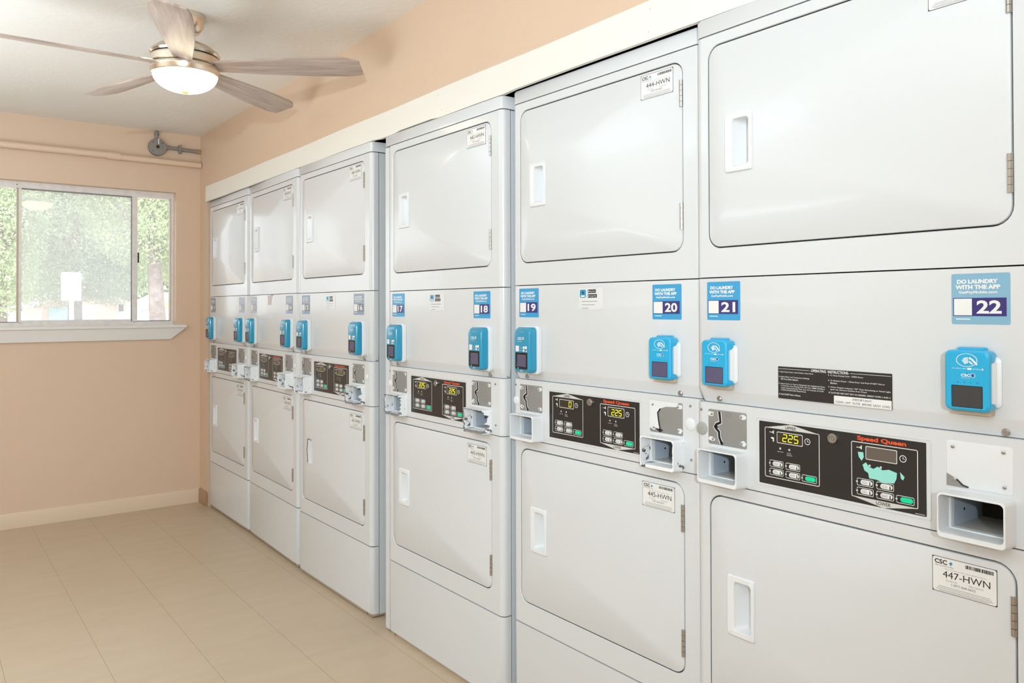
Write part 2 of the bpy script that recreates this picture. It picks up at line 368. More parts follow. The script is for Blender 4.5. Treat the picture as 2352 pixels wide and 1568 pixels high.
def handle(mb, h0, h1):
    # raised bezel, bowed on its left edge, around a scooped finger recess
    def outline(dx, y, s=6):
        x0, x1 = .083+dx, .1505-dx; za, zb = h0+dx, h1-dx; out = []
        p = rrect(x0, x1, za, zb, .004, y, s)
        for (x, yy, z) in p:
            if x < (x0+x1)/2: t = (z-za)/(zb-za); x -= .0045*4*t*(1-t)
            out.append((x, yy, z))
        return out
    ins = lambda d, y: rrect(.1005+d*2.0, .1435-d*.25, h0+.012+d*.5, h1-.012-d*.5, .009, y, 6)
    mb.loft([outline(0, .001), outline(.0006, -.0035), outline(.0025, -.005), ins(-.0015, -.005), ins(0, -.0035), ins(.001, .001), ins(.004, .016), ins(.007, .024), ins(.010, .026)], PLAST, cap1=True)
def handle_broken(mb, h0, h1):
    ins = lambda d, y: rrect(.1005+d*2.0, .1435-d*.25, h0+.010+d*.5, h1-.010-d*.5, .009, y, 6)
    mb.loft([rrect(.088, .148, h0+.004, h1-.004, .006, .0006, 6), ins(-.001, .0004), ins(.001, .004), ins(.004, .016), ins(.010, .026)], ENAMEL, cap1=True)
    pts = [(.094+.006*math.sin(PI*t)*-1+.002*math.sin(9*t), h0+.012+t*.1) for t in [k/10 for k in range(11)]]
    mb.stroke(pts, .0045, -.0002, DARK); mb.stroke([(.094, h1-.012), (.112, h1-.010), (.130, h1-.014)], .0025, -.0002, DARK)
def hinge(mb, z0, z1):
    x = .6275; L = (z1-z0)/5
    for k in range(5): mb.tube((x, -.001, z0+k*L+.0004), (x, -.001, z0+(k+1)*L-.0004), .0042, CHROME, 10)
    mb.box(x-.0045, x+.0045, .001, .006, z0, z1, CHROME)

def asset_label(num, x0, z0):
    mb = MB(); w, h = .0995, .0575; y = -.0006; X = lambda t: x0+w*t; Z = lambda t: z0+h*t
    mb.flat(x0, x0+w, z0, z0+h, y, PRINTK, 0.0)
    mb.flat(x0+.0008, x0+w-.0008, z0+.0008, z0+h-.0008, y-.0001, LABEL, .0034)
    y -= .0003
    mb.text('CSC', X(.04), X(.24), Z(.80), Z(.93), y, PRINTK, .03)
    mb.poly([(X(.27), Z(.86)), (X(.30), Z(.92)), (X(.33), Z(.87)), (X(.295), Z(.80))], y, BLUE1)
    mb.text('ServiceWorks', X(.05), X(.34), Z(.735), Z(.785), y, FINE)
    rr = random.Random(num); x = X(.53)
    while x < X(.95):
        q = rr.choice((.0008, .0012, .002)); mb.box(x, x+q, y, y+.0001, Z(.83), Z(.93), PRINTK); x += q+rr.choice((.0007, .0011))
    mb.text('Please use this number when calling for service', X(.20), X(.84), Z(.665), Z(.70), y, FINE)
    mb.text(f'{num}-HWN', X(.17), X(.90), Z(.44), Z(.63), y, PRINTK, 0.0)
    mb.text('For Service:', X(.22), X(.40), Z(.345), Z(.39), y, FINE)
    mb.text('New Service:', X(.58), X(.80), Z(.345), Z(.39), y, FINE)
    mb.text('1-877-264-6622', X(.31), X(.68), Z(.24), Z(.31), y, FINE, .01)
    for a, c, e in ((.10, .90, .165), (.08, .92, .12), (.06, .94, .075), (.10, .88, .04)): mb.box(X(a), X(c), y, y+.0001, Z(e), Z(e)+.0006, FINE)
    return mb
def sticker(num, side, tone):
    mb = MB(); x0, x1, z0, z1 = (.0315, .1180, 1.1205, 1.2015) if side == 0 else (.5385, .6260, 1.1195, 1.2005)
    w, h = x1-x0, z1-z0; y = -.0005; X = lambda t: x0+w*t; Z = lambda t: z0+h*t
    mb.flat(x0, x1, z0, z1, y, (STK, STKG, STKF)[tone], .0025); y -= .0002
    mb.text('DO LAUNDRY', X(.10), X(.80), Z(.80), Z(.885), y, PRINTW, .055)
    mb.text('WITH THE APP', X(.07), X(.84), Z(.69), Z(.775), y, PRINTW, .055)
    mb.text('GetPayMobile.com', X(.13), X(.79), Z(.59), Z(.66), y, PRINTW, .03)
    mb.flat(X(.03), X(.94), Z(.16), Z(.52), y, NAVYF if tone == 2 else NAVY)
    mb.flat(X(.045), X(.36), Z(.175), Z(.505), y-.0001, PRINTW)      # blank square
    mb.text(str(num), X(.44), X(.86), Z(.21), Z(.47), y-.0002, PRINTW, .03)
    mb.box(X(.08), X(.33), y, y+.0001, Z(.09), Z(.11), PRINTW)
    return mb

SEGS = {'2': 'abged', '5': 'afgcd', '0': 'abcdef'}
def digit(mb, ch, x, z, w, h, y, M):
    t = .0013; sl = lambda zz: (zz-z)*.08
    P = {'a': ((0, h), (w, h)), 'b': ((w, h), (w, h/2)), 'c': ((w, h/2), (w, 0)), 'd': ((0, 0), (w, 0)), 'e': ((0, h/2), (0, 0)), 'f': ((0, h), (0, h/2)), 'g': ((0, h/2), (w, h/2))}
    for k in SEGS[ch]:
        (a, c), (e, f) = P[k]; dx, dz = e-a, f-c; l = math.hypot(dx, dz); a += dx/l*.0006; c += dz/l*.0006; e -= dx/l*.0006; f -= dz/l*.0006
        mb.stroke([(x+a+sl(z+c), z+c), (x+e+sl(z+f), z+f)], t, y, M)
def keypad(mb, ox, oz, lower, val, segm):
    y = -.0012; y2 = y-.0002
    if not lower:
        mb.frame(.1771, .2980, .8108, .9095, .0013, y, PRINTW, .003)
        mb.poly([(.1775, .9085), (.2370, .9195), (.2978, .9085)][::-1], y2, GREYW)
        mb.text('UPPER', .2245, .2485, .9095, .9155, y2-.0002, PRINTK, .01)
        mb.flat(.1795, .2965, .9045, .9082, y2-.0001, BLACK)
    else:
        mb.frame(.3618, .4822, .8065, .9060, .0013, y, PRINTW, .003)
        mb.poly([(.3622, .8075), (.4215, .7965), (.4820, .8075)], y2, GREYW)
        mb.text('LOWER', .4085, .4345, .8005, .8065, y2-.0002, PRINTK, .01)
    dx, dz = (0, 0) if not lower else (.1840, -.0042)
    mb.flat(.2052+dx, .2625+dx, .8808+dz, .9046+dz-(.0015 if not lower else 0), y2, PRINTW, .002)
    mb.flat(.2063+dx, .2614+dx, .8820+dz, .9034+dz-(.0015 if not lower else 0), y2-.0001, LCD if segm else LCDOFF, .0015)
    if segm:
        xs = (.2185, .2310, .2435)
        for ch, x in zip(val.rjust(3), xs):
            if ch != ' ': digit(mb, ch, x+dx, .8855+dz, .0085, .0135, y2-.0003, segm)
    mb.ring(.2727+dx, .8918+dz, .0062, .0012, y2, PRINTW, 14); mb.stroke([(.2727+dx, .8950+dz), (.2727+dx, .8918+dz), (.2757+dx, .8912+dz)], .0011, y2, PRINTW)
    mb.poly([(.1880+dx, .9010+dz), (.1935+dx, .9010+dz), (.1985+dx, .9050+dz), (.1985+dx, .8970+dz), (.1935+dx, .8995+dz), (.1880+dx, .8995+dz)][::-1], y2, GREYW)
    mb.poly([(.1915+dx, .8905+dz), (.1985+dx, .8905+dz), (.1985+dx, .8820+dz), (.1960+dx, .8820+dz), (.1955+dx, .8870+dz), (.1915+dx, .8880+dz)][::-1], y2, PRINTW)
    for k, x in enumerate((.2127, .2331)):
        mb.disc(x+dx, .8706+dz, .0022, y2, GREYW, 10)
    mb.text('DRYING', .2062+dx, .2196+dx, .8632+dz, .8652+dz, y2, GREYW)
    mb.text('COOL\nDOWN', .2275+dx, .2390+dx, .8585+dz, .8650+dz, y2, GREYW)
    def btn(x0, z1, g=False, t=''):
        x1, z0 = x0+.0312, z1-.0133
        mb.frame(x0, x1, z0, z1, .0009, y2, PRINTW, .0025); mb.disc(x0+.0006, (z0+z1)/2, .0030, y2-.0001, BLACK, 12); mb.disc(x0+.0004, (z0+z1)/2, .0020, y2-.0002, GREYW, 10)
        mb.loft([rrect(x0+.007, x1-.002, z0+.0022, z1-.0022, .0045, y2, 4), rrect(x0+.0075, x1-.0025, z0+.0028, z1-.0028, .004, y2-.0012, 4)], GREEN if g else PRINTW)
        if not g:
            mb.text(t, x0+.0095, x0+.0205, z0+.0045, z1-.0045, y2-.0015, FINE); mb.stroke([(x1-.006, z0+.0042), (x1-.006, z1-.0038)], .0016, y2-.0015, PRINTK); mb.disc(x1-.006, z0+.0045, .0014, y2-.0015, PRINTK, 8)
    for x0, z1, t in ((.1884, .8457, 'HIGH\nTEMP'), (.2252, .8452, 'LOW\nTEMP'), (.1884, .8295, 'MED\nTEMP'), (.2252, .8290, 'DELICATE')): btn(x0+dx, z1+dz, False, t)
    btn(.2607+dx, .8285+dz, True)
def console(num):
    mb = MB()
    mb.frame(.1560, .5035, .7920, .9262, .0016, -.0012, ENAMEL, .003)
    mb.loft([rrect(.1560, .5035, .7920, .9262, .003, 0, 3), rrect(.1560, .5035, .7920, .9262, .003, -.0012, 3)], ENAMEL, cap1=False)
    mb.loft([rrect(.1576, .5019, .7936, .9246, .002, -.0012, 3), rrect(.1580, .5015, .7940, .9242, .002, -.0002, 3)], ENAMEL, cap1=True)
    mb.slab(.1635, .4957, .7965, .9200, 0, -.0010, .001, BLACK, .0003)
    sg = {0: (None, None), 1: (None, None), 2: (SEGD, SEGD), 3: (SEG, SEG), 4: (SEG, SEG), 5: (SEG, None)}[num]
    keypad(mb, 0, 0, False, '0' if num == 4 else '225', sg[0]); keypad(mb, 0, 0, True, '225', sg[1])
    mb.knob(.3262, .9055, [(.0092, -.001), (.0092, -.005), (.0082, -.0065), (.0060, -.0065), (.0055, -.0050), (.0045, -.0050), (.0040, -.0065), (.0018, -.0065), (.0012, -.005)], CHROME)
    if num >= 1: mb.text('Speed Queen', .3735, .4625, .9070, .9172, -.0016, ORANGE, .035)
    mb.box(.4770, .4935, -.0013, -.0012, .7985, .7995, GREYW)
    if num == 5:
        mb.poly([(.3835, .8662), (.3898, .8713), (.3959, .8640), (.4040, .8620), (.4116, .8673), (.4201, .8621), (.4320, .8649), (.4462, .8615), (.4453, .8516), (.4411, .8428), (.4200, .8407), (.4097, .8438), (.3958, .8439), (.3941, .8528), (.3870, .8566)][::-1], -.0016, TEAL)
        mb.poly([(.3745, .8880), (.3850, .8885), (.3860, .8800), (.3820, .8730), (.3765, .8790)][::-1], -.0016, TEAL)
        mb.poly([(.4515, .8640), (.4595, .8570), (.4570, .8510), (.4530, .8530)][::-1], -.0016, TEAL)
    return mb
def plate(x0, kind, seed):
    mb = MB(); x1 = x0+.0990; z0, z1 = .8565, .9305; y = -.0008; rr = random.Random(seed); wh = PLAST
    mb.slab(x0, x1, z0, z1, .001, y, .004, STEEL if kind != 'white' else wh, .0004)
    y -= .0004
    def tab(cx, cz, sx, sz):
        pts = []
        for k in range(9):
            a = 2*PI*k/9; q = rr.uniform(.75, 1.2); pts.append((min(max(cx+sx*q*math.cos(a), x0), x1), min(max(cz+sz*q*math.sin(a), z0), z1)))
        mb.poly(pts, y, wh)
    cs = ((x0+.010, z1-.010), (x1-.013, z1-.009), (x0+.013, z0+.011), (x1-.012, z0+.011))
    if kind != 'white':
        for cx, cz in cs: tab(cx+(-.003 if cx < x0+.05 else .004), cz, .009, .0055)
    sl = [(x0+.030, z1-.003), (x0+.0315, z1-.014), (x0+.033, z1-.026), (x0+.022, z1-.031), (x0+.0185, z1-.037), (x0+.024, z1-.042), (x0+.029, z1-.046), (x0+.030, z1-.058), (x0+.036, z0+.004)]
    if kind == 'half':
        mb.poly([(x0, z1), (x0, z0+.012), (x0+.034, z0+.002), (x0+.028, z0+.024), (x0+.024, z0+.044), (x0+.032, z1-.018), (x0+.050, z1-.012), (x0+.082, z1-.010), (x0+.088, z1)][::-1], y-.0002, wh)
        mb.stroke([(x0+.033, z1-.018), (x0+.025, z0+.046), (x0+.028, z0+.026), (x0+.033, z0+.004)], .0035, y-.0004, BEZEL)
        mb.poly([(x0+.014, z0+.010), (x0+.032, z0+.001), (x0+.042, z0+.006), (x0+.036, z0+.009)], y-.0004, PRINTK)
    elif kind == 'white':
        mb.poly([(x0, z0), (x0, z0+.020), (x0+.020, z0+.010), (x0+.032, z0)], y-.0002, STEEL)
        mb.stroke([(x0+.016, z0+.012), (x0+.024, z0+.004), (x0+.034, z0+.0015)], .0025, y-.0004, PRINTK)
    else:
        mb.stroke(sl, .0100, y-.0002, wh); mb.stroke(sl, .0062, y-.0004, BEZEL); mb.disc(x0+.021, z1-.036, .0050, y-.0004, BEZEL, 12); mb.disc(x0+.036, z0+.005, .0040, y-.0004, BEZEL, 10)
        mb.poly([(x0+.0400, z1-.004), (x0+.056, z1-.004), (x0+.060, z1-.0085), (x0+.056, z1-.013), (x0+.0400, z1-.013)][::-1], y-.0001, FINE)
        mb.poly([(x0+.0405, z1-.0045), (x0+.0558, z1-.0045), (x0+.0593, z1-.0085), (x0+.0558, z1-.0125), (x0+.0405, z1-.0125)][::-1], y-.0002, STEEL)
        mb.text('25c', x0+.044, x0+.053, z1-.0105, z1-.0068, y-.0004, FINE)
    for cx, cz in cs: mb.knob(cx, cz, [(.0030, y), (.0028, y-.0015), (.0015, y-.0022)], CHROME, 10)
    return mb
def coin_box(x0, dmg, seed, dark=False):
    """open-fronted box that sticks out of the console; dmg = how ragged and chipped its rim is"""
    mb = MB(); x1 = x0+.1015; z0, z1 = .780, .8505; yf = -.038; rr = random.Random(seed)
    M = CHIP if dmg else PLAST
    N = 14
    def loop(dx, dz0, dz1, y, jit=0):
        base = rrect(x0+dx, x1-dx, z0+dz0, z1-dz1, .007 if dx < .003 else .003, y, N)
        # spread points along the straight sides too
        pts = []
        for i in range(len(base)):
            a = base[i]; c = base[(i+1) % len(base)]; d = math.dist(a, c); k = max(1, int(d/.005)) if d > .006 else 1
            pts.append((a, c, k))
        return pts
    def dense(dx, dz0, dz1, y, jit=None):
        out = []
        r = .007 if dx < .003 else .003
        def seg(p, q, n):
            for k in range(n): t = k/n; out.append([p[0]+(q[0]-p[0])*t, y, p[1]+(q[1]-p[1])*t])
        def arc(cx, cz, a0):
            for k in range(4): a = math.radians(a0+90*k/4); out.append([cx+r*math.cos(a), y, cz+r*math.sin(a)])
        X0, X1, Z0, Z1 = x0+dx, x1-dx, z0+dz0, z1-dz1
        seg((X0+r, Z0), (X1-r, Z0), 12); arc(X1-r, Z0+r, -90); seg((X1, Z0+r), (X1, Z1-r), 10); arc(X1-r, Z1-r, 0)
        seg((X1-r, Z1), (X0+r, Z1), 12); arc(X0+r, Z1-r, 90); seg((X0, Z1-r), (X0, Z0+r), 10); arc(X0+r, Z0+r, 180)
        if jit:
            for i, p in enumerate(out): p[1] += jit[i]
        return [tuple(p) for p in out]
    n = 60; jit = [0]*n
    if dmg:
        v = 0
        for i in range(n): v = .55*v+rr.uniform(-1, 1)*.0035*dmg; jit[i] = abs(v)
        jit = [j+(.010*dmg if 14 <= i <= 26 and dmg > 1 else 0)*(1 if rr.random() > .3 else .4) for i, j in enumerate(jit)]
    o1 = dense(0, -.001, 0, yf+.001, jit); o2 = dense(.0008, 0, .0008, yf, jit); i1 = dense(.0026, .007, .0028, yf, jit); i2 = dense(.0030, .0075, .0032, yf+.002, jit)
    assert len(o1) == n
    mb.loft([dense(0, -.0035, 0, 0), o1, o2], M, cap1=False); mb.loft([o2, i1, i2], FINE if dmg >= 1 else M, cap1=False); mb.loft([i2, dense(.0032, .008, .0035, -.002)], M, cap1=False)
    # inner mouth: white left throat, then metal drawer box going back into the machine
    a0, a1, c0, c1 = x0+.0032, x1-.0032, z0+.008, z1-.0035
    q0, q1, e0, e1 = x0+.0050, x1-.0040, z0+.0098, z1-.0050
    mb.loft([rrect(a0, a1, c0, c1, .0003, -.002, 1), rrect(q0, q1, e0, e1, .0003, -.002, 1)], PLAST, cap1=False)
    mb.loft([rrect(q0, q1, e0, e1, .0003, -.002, 1), rrect(q0, q1, e0, e1, .0003, .010, 1)], PLAST, cap1=False)
    bx = .11
    em = e0+.42*(e1-e0)
    mb.add([(q0, .010, e0), (q0, bx, e0), (q0, bx, em), (q0, .010, e1)], [(0, 1, 2, 3)], BOXMET)
    mb.add([(q0, .010, e1), (q0, bx, em), (q0, bx, e1)], [(0, 1, 2)], DARK)  # black wedge paints in the dark above the sloped side
    mb.add([(q1, .010, e0), (q1, bx, e0), (q1, bx, e1), (q1, .010, e1)], [(0, 1, 2, 3)], BOXMET)
    mb.add([(q0, .010, e0), (q1, .010, e0), (q1, bx, e0), (q0, bx, e0)], [(0, 1, 2, 3)], BOXFLR)
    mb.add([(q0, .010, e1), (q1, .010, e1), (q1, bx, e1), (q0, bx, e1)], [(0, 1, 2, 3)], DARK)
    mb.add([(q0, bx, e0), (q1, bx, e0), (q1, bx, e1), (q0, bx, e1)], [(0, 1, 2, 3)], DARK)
    for z in (e1-.012, e0+.022): mb.tube((q0-.0002, .045, z), (q0+.0004, .045, z), .0026, DARK, 8)
    return mb
def control_panel(mb):
    xs = [0.0, .0400, .1310, .5355, .6275, PWD]; zs = [.7775, .7865, .8470, .9440]
    y = 0
    for i in range(5):
        for j in range(3):
            if j == 1 and i in (1, 3): continue
            xa, xb = xs[i], xs[i+1]
            if i == 0: xa = .0175
            if i == 4: xb = PWD-.0165
            mb.add([(xa, y, zs[j]), (xb, y, zs[j]), (xb, y, zs[j+1]), (xa, y, zs[j+1])], [(0, 1, 2, 3)], ENAMEL)
    for side in (0, 1):
        pr = []
        for a in (0, 15, 30, 45, 60, 75, 90):
            a = math.radians(a); x = .0175-.0175*math.sin(a) if side == 0 else PWD-.0165+.0165*math.sin(a)
            pr.append((x, .0165*(1-math.cos(a))))
        pr.append((pr[-1][0], .030)); mb.loft([[(x, yy, z) for x, yy in pr] for z in (.7775, .9440)], ENAMEL, cap1=False, closed=False)
    for z in (.7775, .9440): mb.add([(.0175, 0, z), (PWD-.0165, 0, z), (PWD, .0165, z), (PWD, .03, z), (0, .03, z), (0, .0165, z)], [(0, 1, 2, 3, 4, 5)], ENAMEL)
def cabinet(mb):
    x0, x1, y0, y1, z1 = .0015, PWD-.001, .0325, .70, 1.729      # open-fronted sheet steel box
    def five(x0, x1, y0, y1, z0, z1, M): mb.add([(x, y, z) for x in (x0, x1) for y in (y0, y1) for z in (z0, z1)], [(0, 1, 3, 2), (4, 6, 7, 5), (2, 3, 7, 6), (0, 2, 6, 4), (1, 5, 7, 3)], M)
    five(x0, x1, y0, y1, 0, z1, ENAMEL); five(x0+.003, x1-.003, .020, y1-.01, .004, z1-.004, GAP)
    for s in (0,): mb.add([(x1+.0004, .600, .004), (x1+.0004, .60, .05), (x1+.0004, .64, .06), (x1+.0004, .64, .004)], [(0, 1, 2, 3)], GAP)
def locks(num):
    if num == 4: L = [(.0170, .8826, PLAST, .0115), (.6500, .8862, PLAST, .0140)]
    elif num == 5: L = [(.0165, .8864, LOCKG, .0140), (.6640, .8810, LOCKG, .0150)]
    elif num == 3: L = [(.0165, .8830, PLAST, .0110)]
    else: L = [(.6500, .8850, PLAST, .0100)]
    out = []
    for x, z, M, r in L: mb = MB(); mb.knob(x, z, [(r, .0015), (r, -.0015), (r-.0025, -.003), (.0022, -.003), (.0018, -.0022)], M, 24); out.append(mb)
    return out
DP = [(1.3823, 4.7689, -.0050, .0035), (1.3800, 4.0731, -.0233, .0028), (1.3588, 3.3588, .0062, .0011), (1.3581, 2.5334, .0061, -.0046), (1.3796, 1.8217, .0077, -.0012), (1.3616, 1.1357, -.0209, -.0015)]
NUMS = [('11 and 12', 436), ('13 and 14', 438), ('15 and 16', 440), ('17 and 18', 442), ('19 and 20', 444), ('21 and 22', 446)]
LAB = ['white stacked coin dryer in the corner by the window wall, farthest away',
       'white stacked coin dryer numbered 13 and 14, second from the window wall',
       'white stacked coin dryer numbered 15 and 16, broken lower door handle',
       'white stacked coin dryer numbered 17 and 18, both coin boxes ragged and chipped',
       'white stacked coin dryer numbered 19 and 20, display reading 0 beside 225',
       'white stacked coin dryer numbered 21 and 22, black instruction decal, nearest the camera']
GD = 'stacked coin dryers along the right wall'
for i, (D, Y, A, dz) in enumerate(DP):
    zo = .012+dz
    t = thing('stacked_dryer', LAB[i], 'dryer', (D, Y, zo), -PI/2+math.atan(A), GD)
    cached('cab', 'cabinet', t, cabinet)
    cl = -.030 if i == 3 else 0.0
    mb = MB()
    def capr(z, g): return [(cl+g, .69, z), (cl+g, .014, z), (cl+g+.004, .005+g, z), (cl+g+.014, g, z), (PWD-.014-g, g, z), (PWD-.004-g, .005+g, z), (PWD-g, .014, z), (PWD-g, .69, z)]
    mb.loft([capr(1.7325, .0005), capr(1.766, 0), capr(1.7695, .002), capr(1.7705, .006)], ENAMEL, cap0=True); mb.build('top_cap', t)
    if i == 3:
        mb = MB(); mb.box(-.030, -.002, .006, .034, 0, 1.729, ENAMEL); mb.build('side_filler', t)
    fu = cached('fpu', 'front_panel', t, lambda m: front_panel(m, 1.2105, 1.7305, 1.2754, 1.7043))
    fl = cached('fpl', 'front_panel', t, lambda m: front_panel(m, .2550, .7765, .3196, .7478))
    for key, d0, d1, h0, h1, hz, nn in (('u', 1.2754, 1.7043, 1.428, 1.550, (1.601, 1.323), 0), ('l', .3196, .7478, .4680, .5930, (.642, .362), 1)):
        dr = cached('door'+key, 'door', t, lambda m: door(m, d0, d1, h0, h1))
        if i == 2 and key == 'l': o = cached('hb', 'handle', dr, lambda m: handle_broken(m, h0, h1)); o['label'] = 'broken handle with a missing bezel'
        else: cached('h'+key, 'handle', dr, lambda m: handle(m, h0, h1))
        for q, z in enumerate(hz): cached('hg%s%d' % (key, q), 'hinge', dr, lambda m: hinge(m, z, z+.061))
        o = asset_label(NUMS[i][1]+nn, .5045, 1.6405 if key == 'u' else .6790).build('asset_label', dr, smooth=False, recalc=False)
        o['label'] = 'white asset label reading %d-HWN' % (NUMS[i][1]+nn)
    ac = cached('acc', 'access_panel', t, lambda m: shell(m, [(.9450, .0105, .0050), (.9480, .0095, .004), (.9705, .0008, .0006), (.975, 0, 0), (1.2092, 0, 0)], ENAMEL))
    for q, (x, z) in enumerate(((.0578, .9535), (.6157, .9525))):
        cached('scr%d' % q, 'screw', ac, lambda m: (m.knob(x, z, [(.0060, .010), (.0058, .0045), (.0042, .0030), (.0015, .0030), (.001, .0045)], CHROME, 14)))
    for side in (0, 1):
        n = 11+2*i+side
        o = sticker(n, side, 1 if n == 22 else 2 if n < 17 else 0).build('number_sticker', ac, smooth=False, recalc=False); o['label'] = 'blue sticker with the number %d' % n
    if i in (2, 3, 4):
        mb = MB(); x0, z0 = .283, 1.1425; y = -.0005
        mb.flat(x0, x0+.091, z0, z0+.0545, y, PAPER, .001); y -= .0002
        mb.flat(x0+.004, x0+.027, z0+.030, z0+.051, y, BLUE1, .004); mb.disc(x0+.0155, z0+.043, .004, y-.0001, NAVY, 10); mb.flat(x0+.008, x0+.023, z0+.032, z0+.0365, y-.0001, PRINTW)
        mb.flat(x0+.034, x0+.064, z0+.042, z0+.051, y, PRINTK, .001); mb.flat(x0+.034, x0+.068, z0+.030, z0+.039, y, PRINTK, .001)
        mb.text('App Store', x0+.042, x0+.062, z0+.0435, z0+.0485, y-.0001, PRINTW); mb.text('Google Play', x0+.042, x0+.066, z0+.0315, z0+.0365, y-.0001, PRINTW)
        mb.disc(x0+.038, z0+.0465, .0024, y-.0001, PRINTW, 10); mb.poly([(x0+.0362, z0+.0320), (x0+.0362, z0+.0370), (x0+.0402, z0+.0345)][::-1], y-.0001, PRINTW)
        for k, L in enumerate((.058, .048, .024)): mb.disc(x0+.007, z0+.0205-k*.0085, .0018, y, GREYW, 10); mb.box(x0+.012, x0+.012+L, y, y+.0001, z0+.0198-k*.0085, z0+.0210-k*.0085, FINE)
        mb.build('app_decal', ac, smooth=False, recalc=False)
    if i == 1:
        mb = MB(); mb.poly([(.285, 1.205), (.292, 1.160), (.335, 1.160), (.340, 1.180), (.355, 1.205)][::-1], -.0005, mat('tape_residue', (.56, .50, .46, 1), .4)); mb.poly([(.330, 1.207), (.352, 1.2115), (.372, 1.2065), (.352, 1.2035)][::-1], -.0008, FINE)
        mb.build('tape_remnant', ac, smooth=False, recalc=False)
    if i == 5:
        mb = MB(); x0, x1, z0, z1 = .2077, .4392, .9768, 1.0321; x0, x1 = .2077, .4392; z0 = .9684
        w, h = x1-x0, z1-z0; X = lambda t: x0+w*t; Z = lambda t: z0+h*t; y = -.0005
        mb.flat(x0, x1, z0, z1, y, GREYW, .002); mb.flat(x0+.0006, x1-.0006, z0+.0006, z1-.0006, y-.0001, BLACK, .0016); y -= .0003
        mb.box(X(.01), X(.99), y, y+.0001, Z(.915), Z(.925), PRINTW); mb.flat(X(.30), X(.66), Z(.86), Z(.97), y-.0001, BLACK)
        mb.text('-OPERATING  INSTRUCTIONS-', X(.31), X(.65), Z(.885), Z(.965), y-.0003, PRINTW, .02)
        for a, c, e, hh, tx in ((.01, .34, .80, .05, '1. Open Dryer Door, Load Clothes, Close Door.'), (.01, .30, .65, .05, '2. Select Fabric and Temperature Settings'), (.03, .20, .585, .05, 'OR Turn Fabric Selector.'),
                                (.01, .44, .44, .05, '3. Insert Coins or Card as Required. Use Additional Coins'), (.03, .44, .375, .05, 'or Card for more Drying Time. OR Turn TIMER KNOB to'), (.03, .43, .31, .05, 'obtain desired Drying Time. Last 2-5 minutes of Cycle'), (.03, .27, .245, .05, 'is COOL-DOWN (No Heat) Period.'),
                                (.01, .22, .12, .05, '4. Push START Pad or Button.'), (.47, .77, .80, .05, '5. To Stop Drying Cycle - OPEN Door.'), (.47, .94, .65, .05, '6. To Restart Dryer - Close Door and Push START Pad or'), (.49, .55, .585, .05, 'Button.'),
                                (.47, .985, .46, .05, '7. When Display Indicates "00" Time Remaining or Panel Light'), (.49, .80, .395, .05, 'goes out, Remove Clothes from Dryer.'), (.475, .985, .30, .05, 'IF CLOTHES ARE NOT DRY AS DESIRED, REPEAT STEPS 2 AND 4.')):
            mb.text(tx, X(a), X(c), Z(e), Z(e+hh), y, PRINTW, .008)
        mb.flat(X(.52), X(.992), Z(.012), Z(.255), y-.0001, LABEL, .001)
        mb.text('IMPORTANT:', X(.68), X(.84), Z(.155), Z(.215), y-.0003, PRINTK); mb.text('CLEAN  LINT  FILTER  BEFORE  EACH  LOAD', X(.535), X(.98), Z(.05), Z(.11), y-.0003, PRINTK)
        o = mb.build('instruction_decal', ac, smooth=False, recalc=False); o['label'] = 'black decal with white operating instructions'
    cp = cached('cp', 'control_panel', t, control_panel)
    console(i).build('console', cp, smooth=False, recalc=False)
    for q in locks(i): q.build('lock_cap', cp)
    if i >= 3:
        for q, (x, z) in enumerate(((.0140, .9270), (.6500, .9270), (.6520, .8070))): cached('cps%d' % q, 'screw', cp, lambda m: m.knob(x, z, [(.0034, .001), (.0030, -.0015), (.0012, -.0018)], CHROME, 10))
    kinds = {5: ('steel', 'white'), 4: ('steel', 'half')}.get(i, ('steel', 'steel'))
    plate(.0335, kinds[0], 50+i).build('coin_slot_plate', t, recalc=False); plate(.5290, kinds[1], 70+i).build('coin_slot_plate', t, recalc=False)
    dm = {0: (.5, .4), 1: (1, .7), 2: (.5, 2), 3: (1.3, 2), 4: (0, .5), 5: (0, 0)}[i]
    for side, x0 in ((0, .0335), (1, .5300)):
        o = coin_box(x0, dm[side], 200+i*2+side, dark=(i == 5 and side == 1)).build('coin_box', t)
        if dm[side] >= 1: o['label'] = 'ragged coin box with paint chipped away'
    cached('base', 'base_panel', t, lambda m: shell(m, [(.0030, .002, 0), (.006, 0, 0), (.2525, 0, 0)], ENAMEL))
    def kick(m):
        v = [(.006, .003, .005), (.010, .0085, -.0095), (.010, .06, -.0095), (.006, .06, .005)]
        m.loft([v, [(PWD-.006 if p[0] < .008 else PWD-.010, p[1], p[2]) for p in v]], KICK, cap0=True)
        for x in (.04, PWD-.045): m.add([(x-.0035, .0045, .000), (x+.0035, .0045, .000), (x+.0035, .0070, -.007), (x-.0035, .0070, -.007)], [(0, 1, 2, 3)], PRINTK)
    mb = MB(); kick(mb)
    mb.box(.004, PWD-.003, .06, .68, -.0118-dz, 0, KICK)
    mb.build('toe_kick', t)

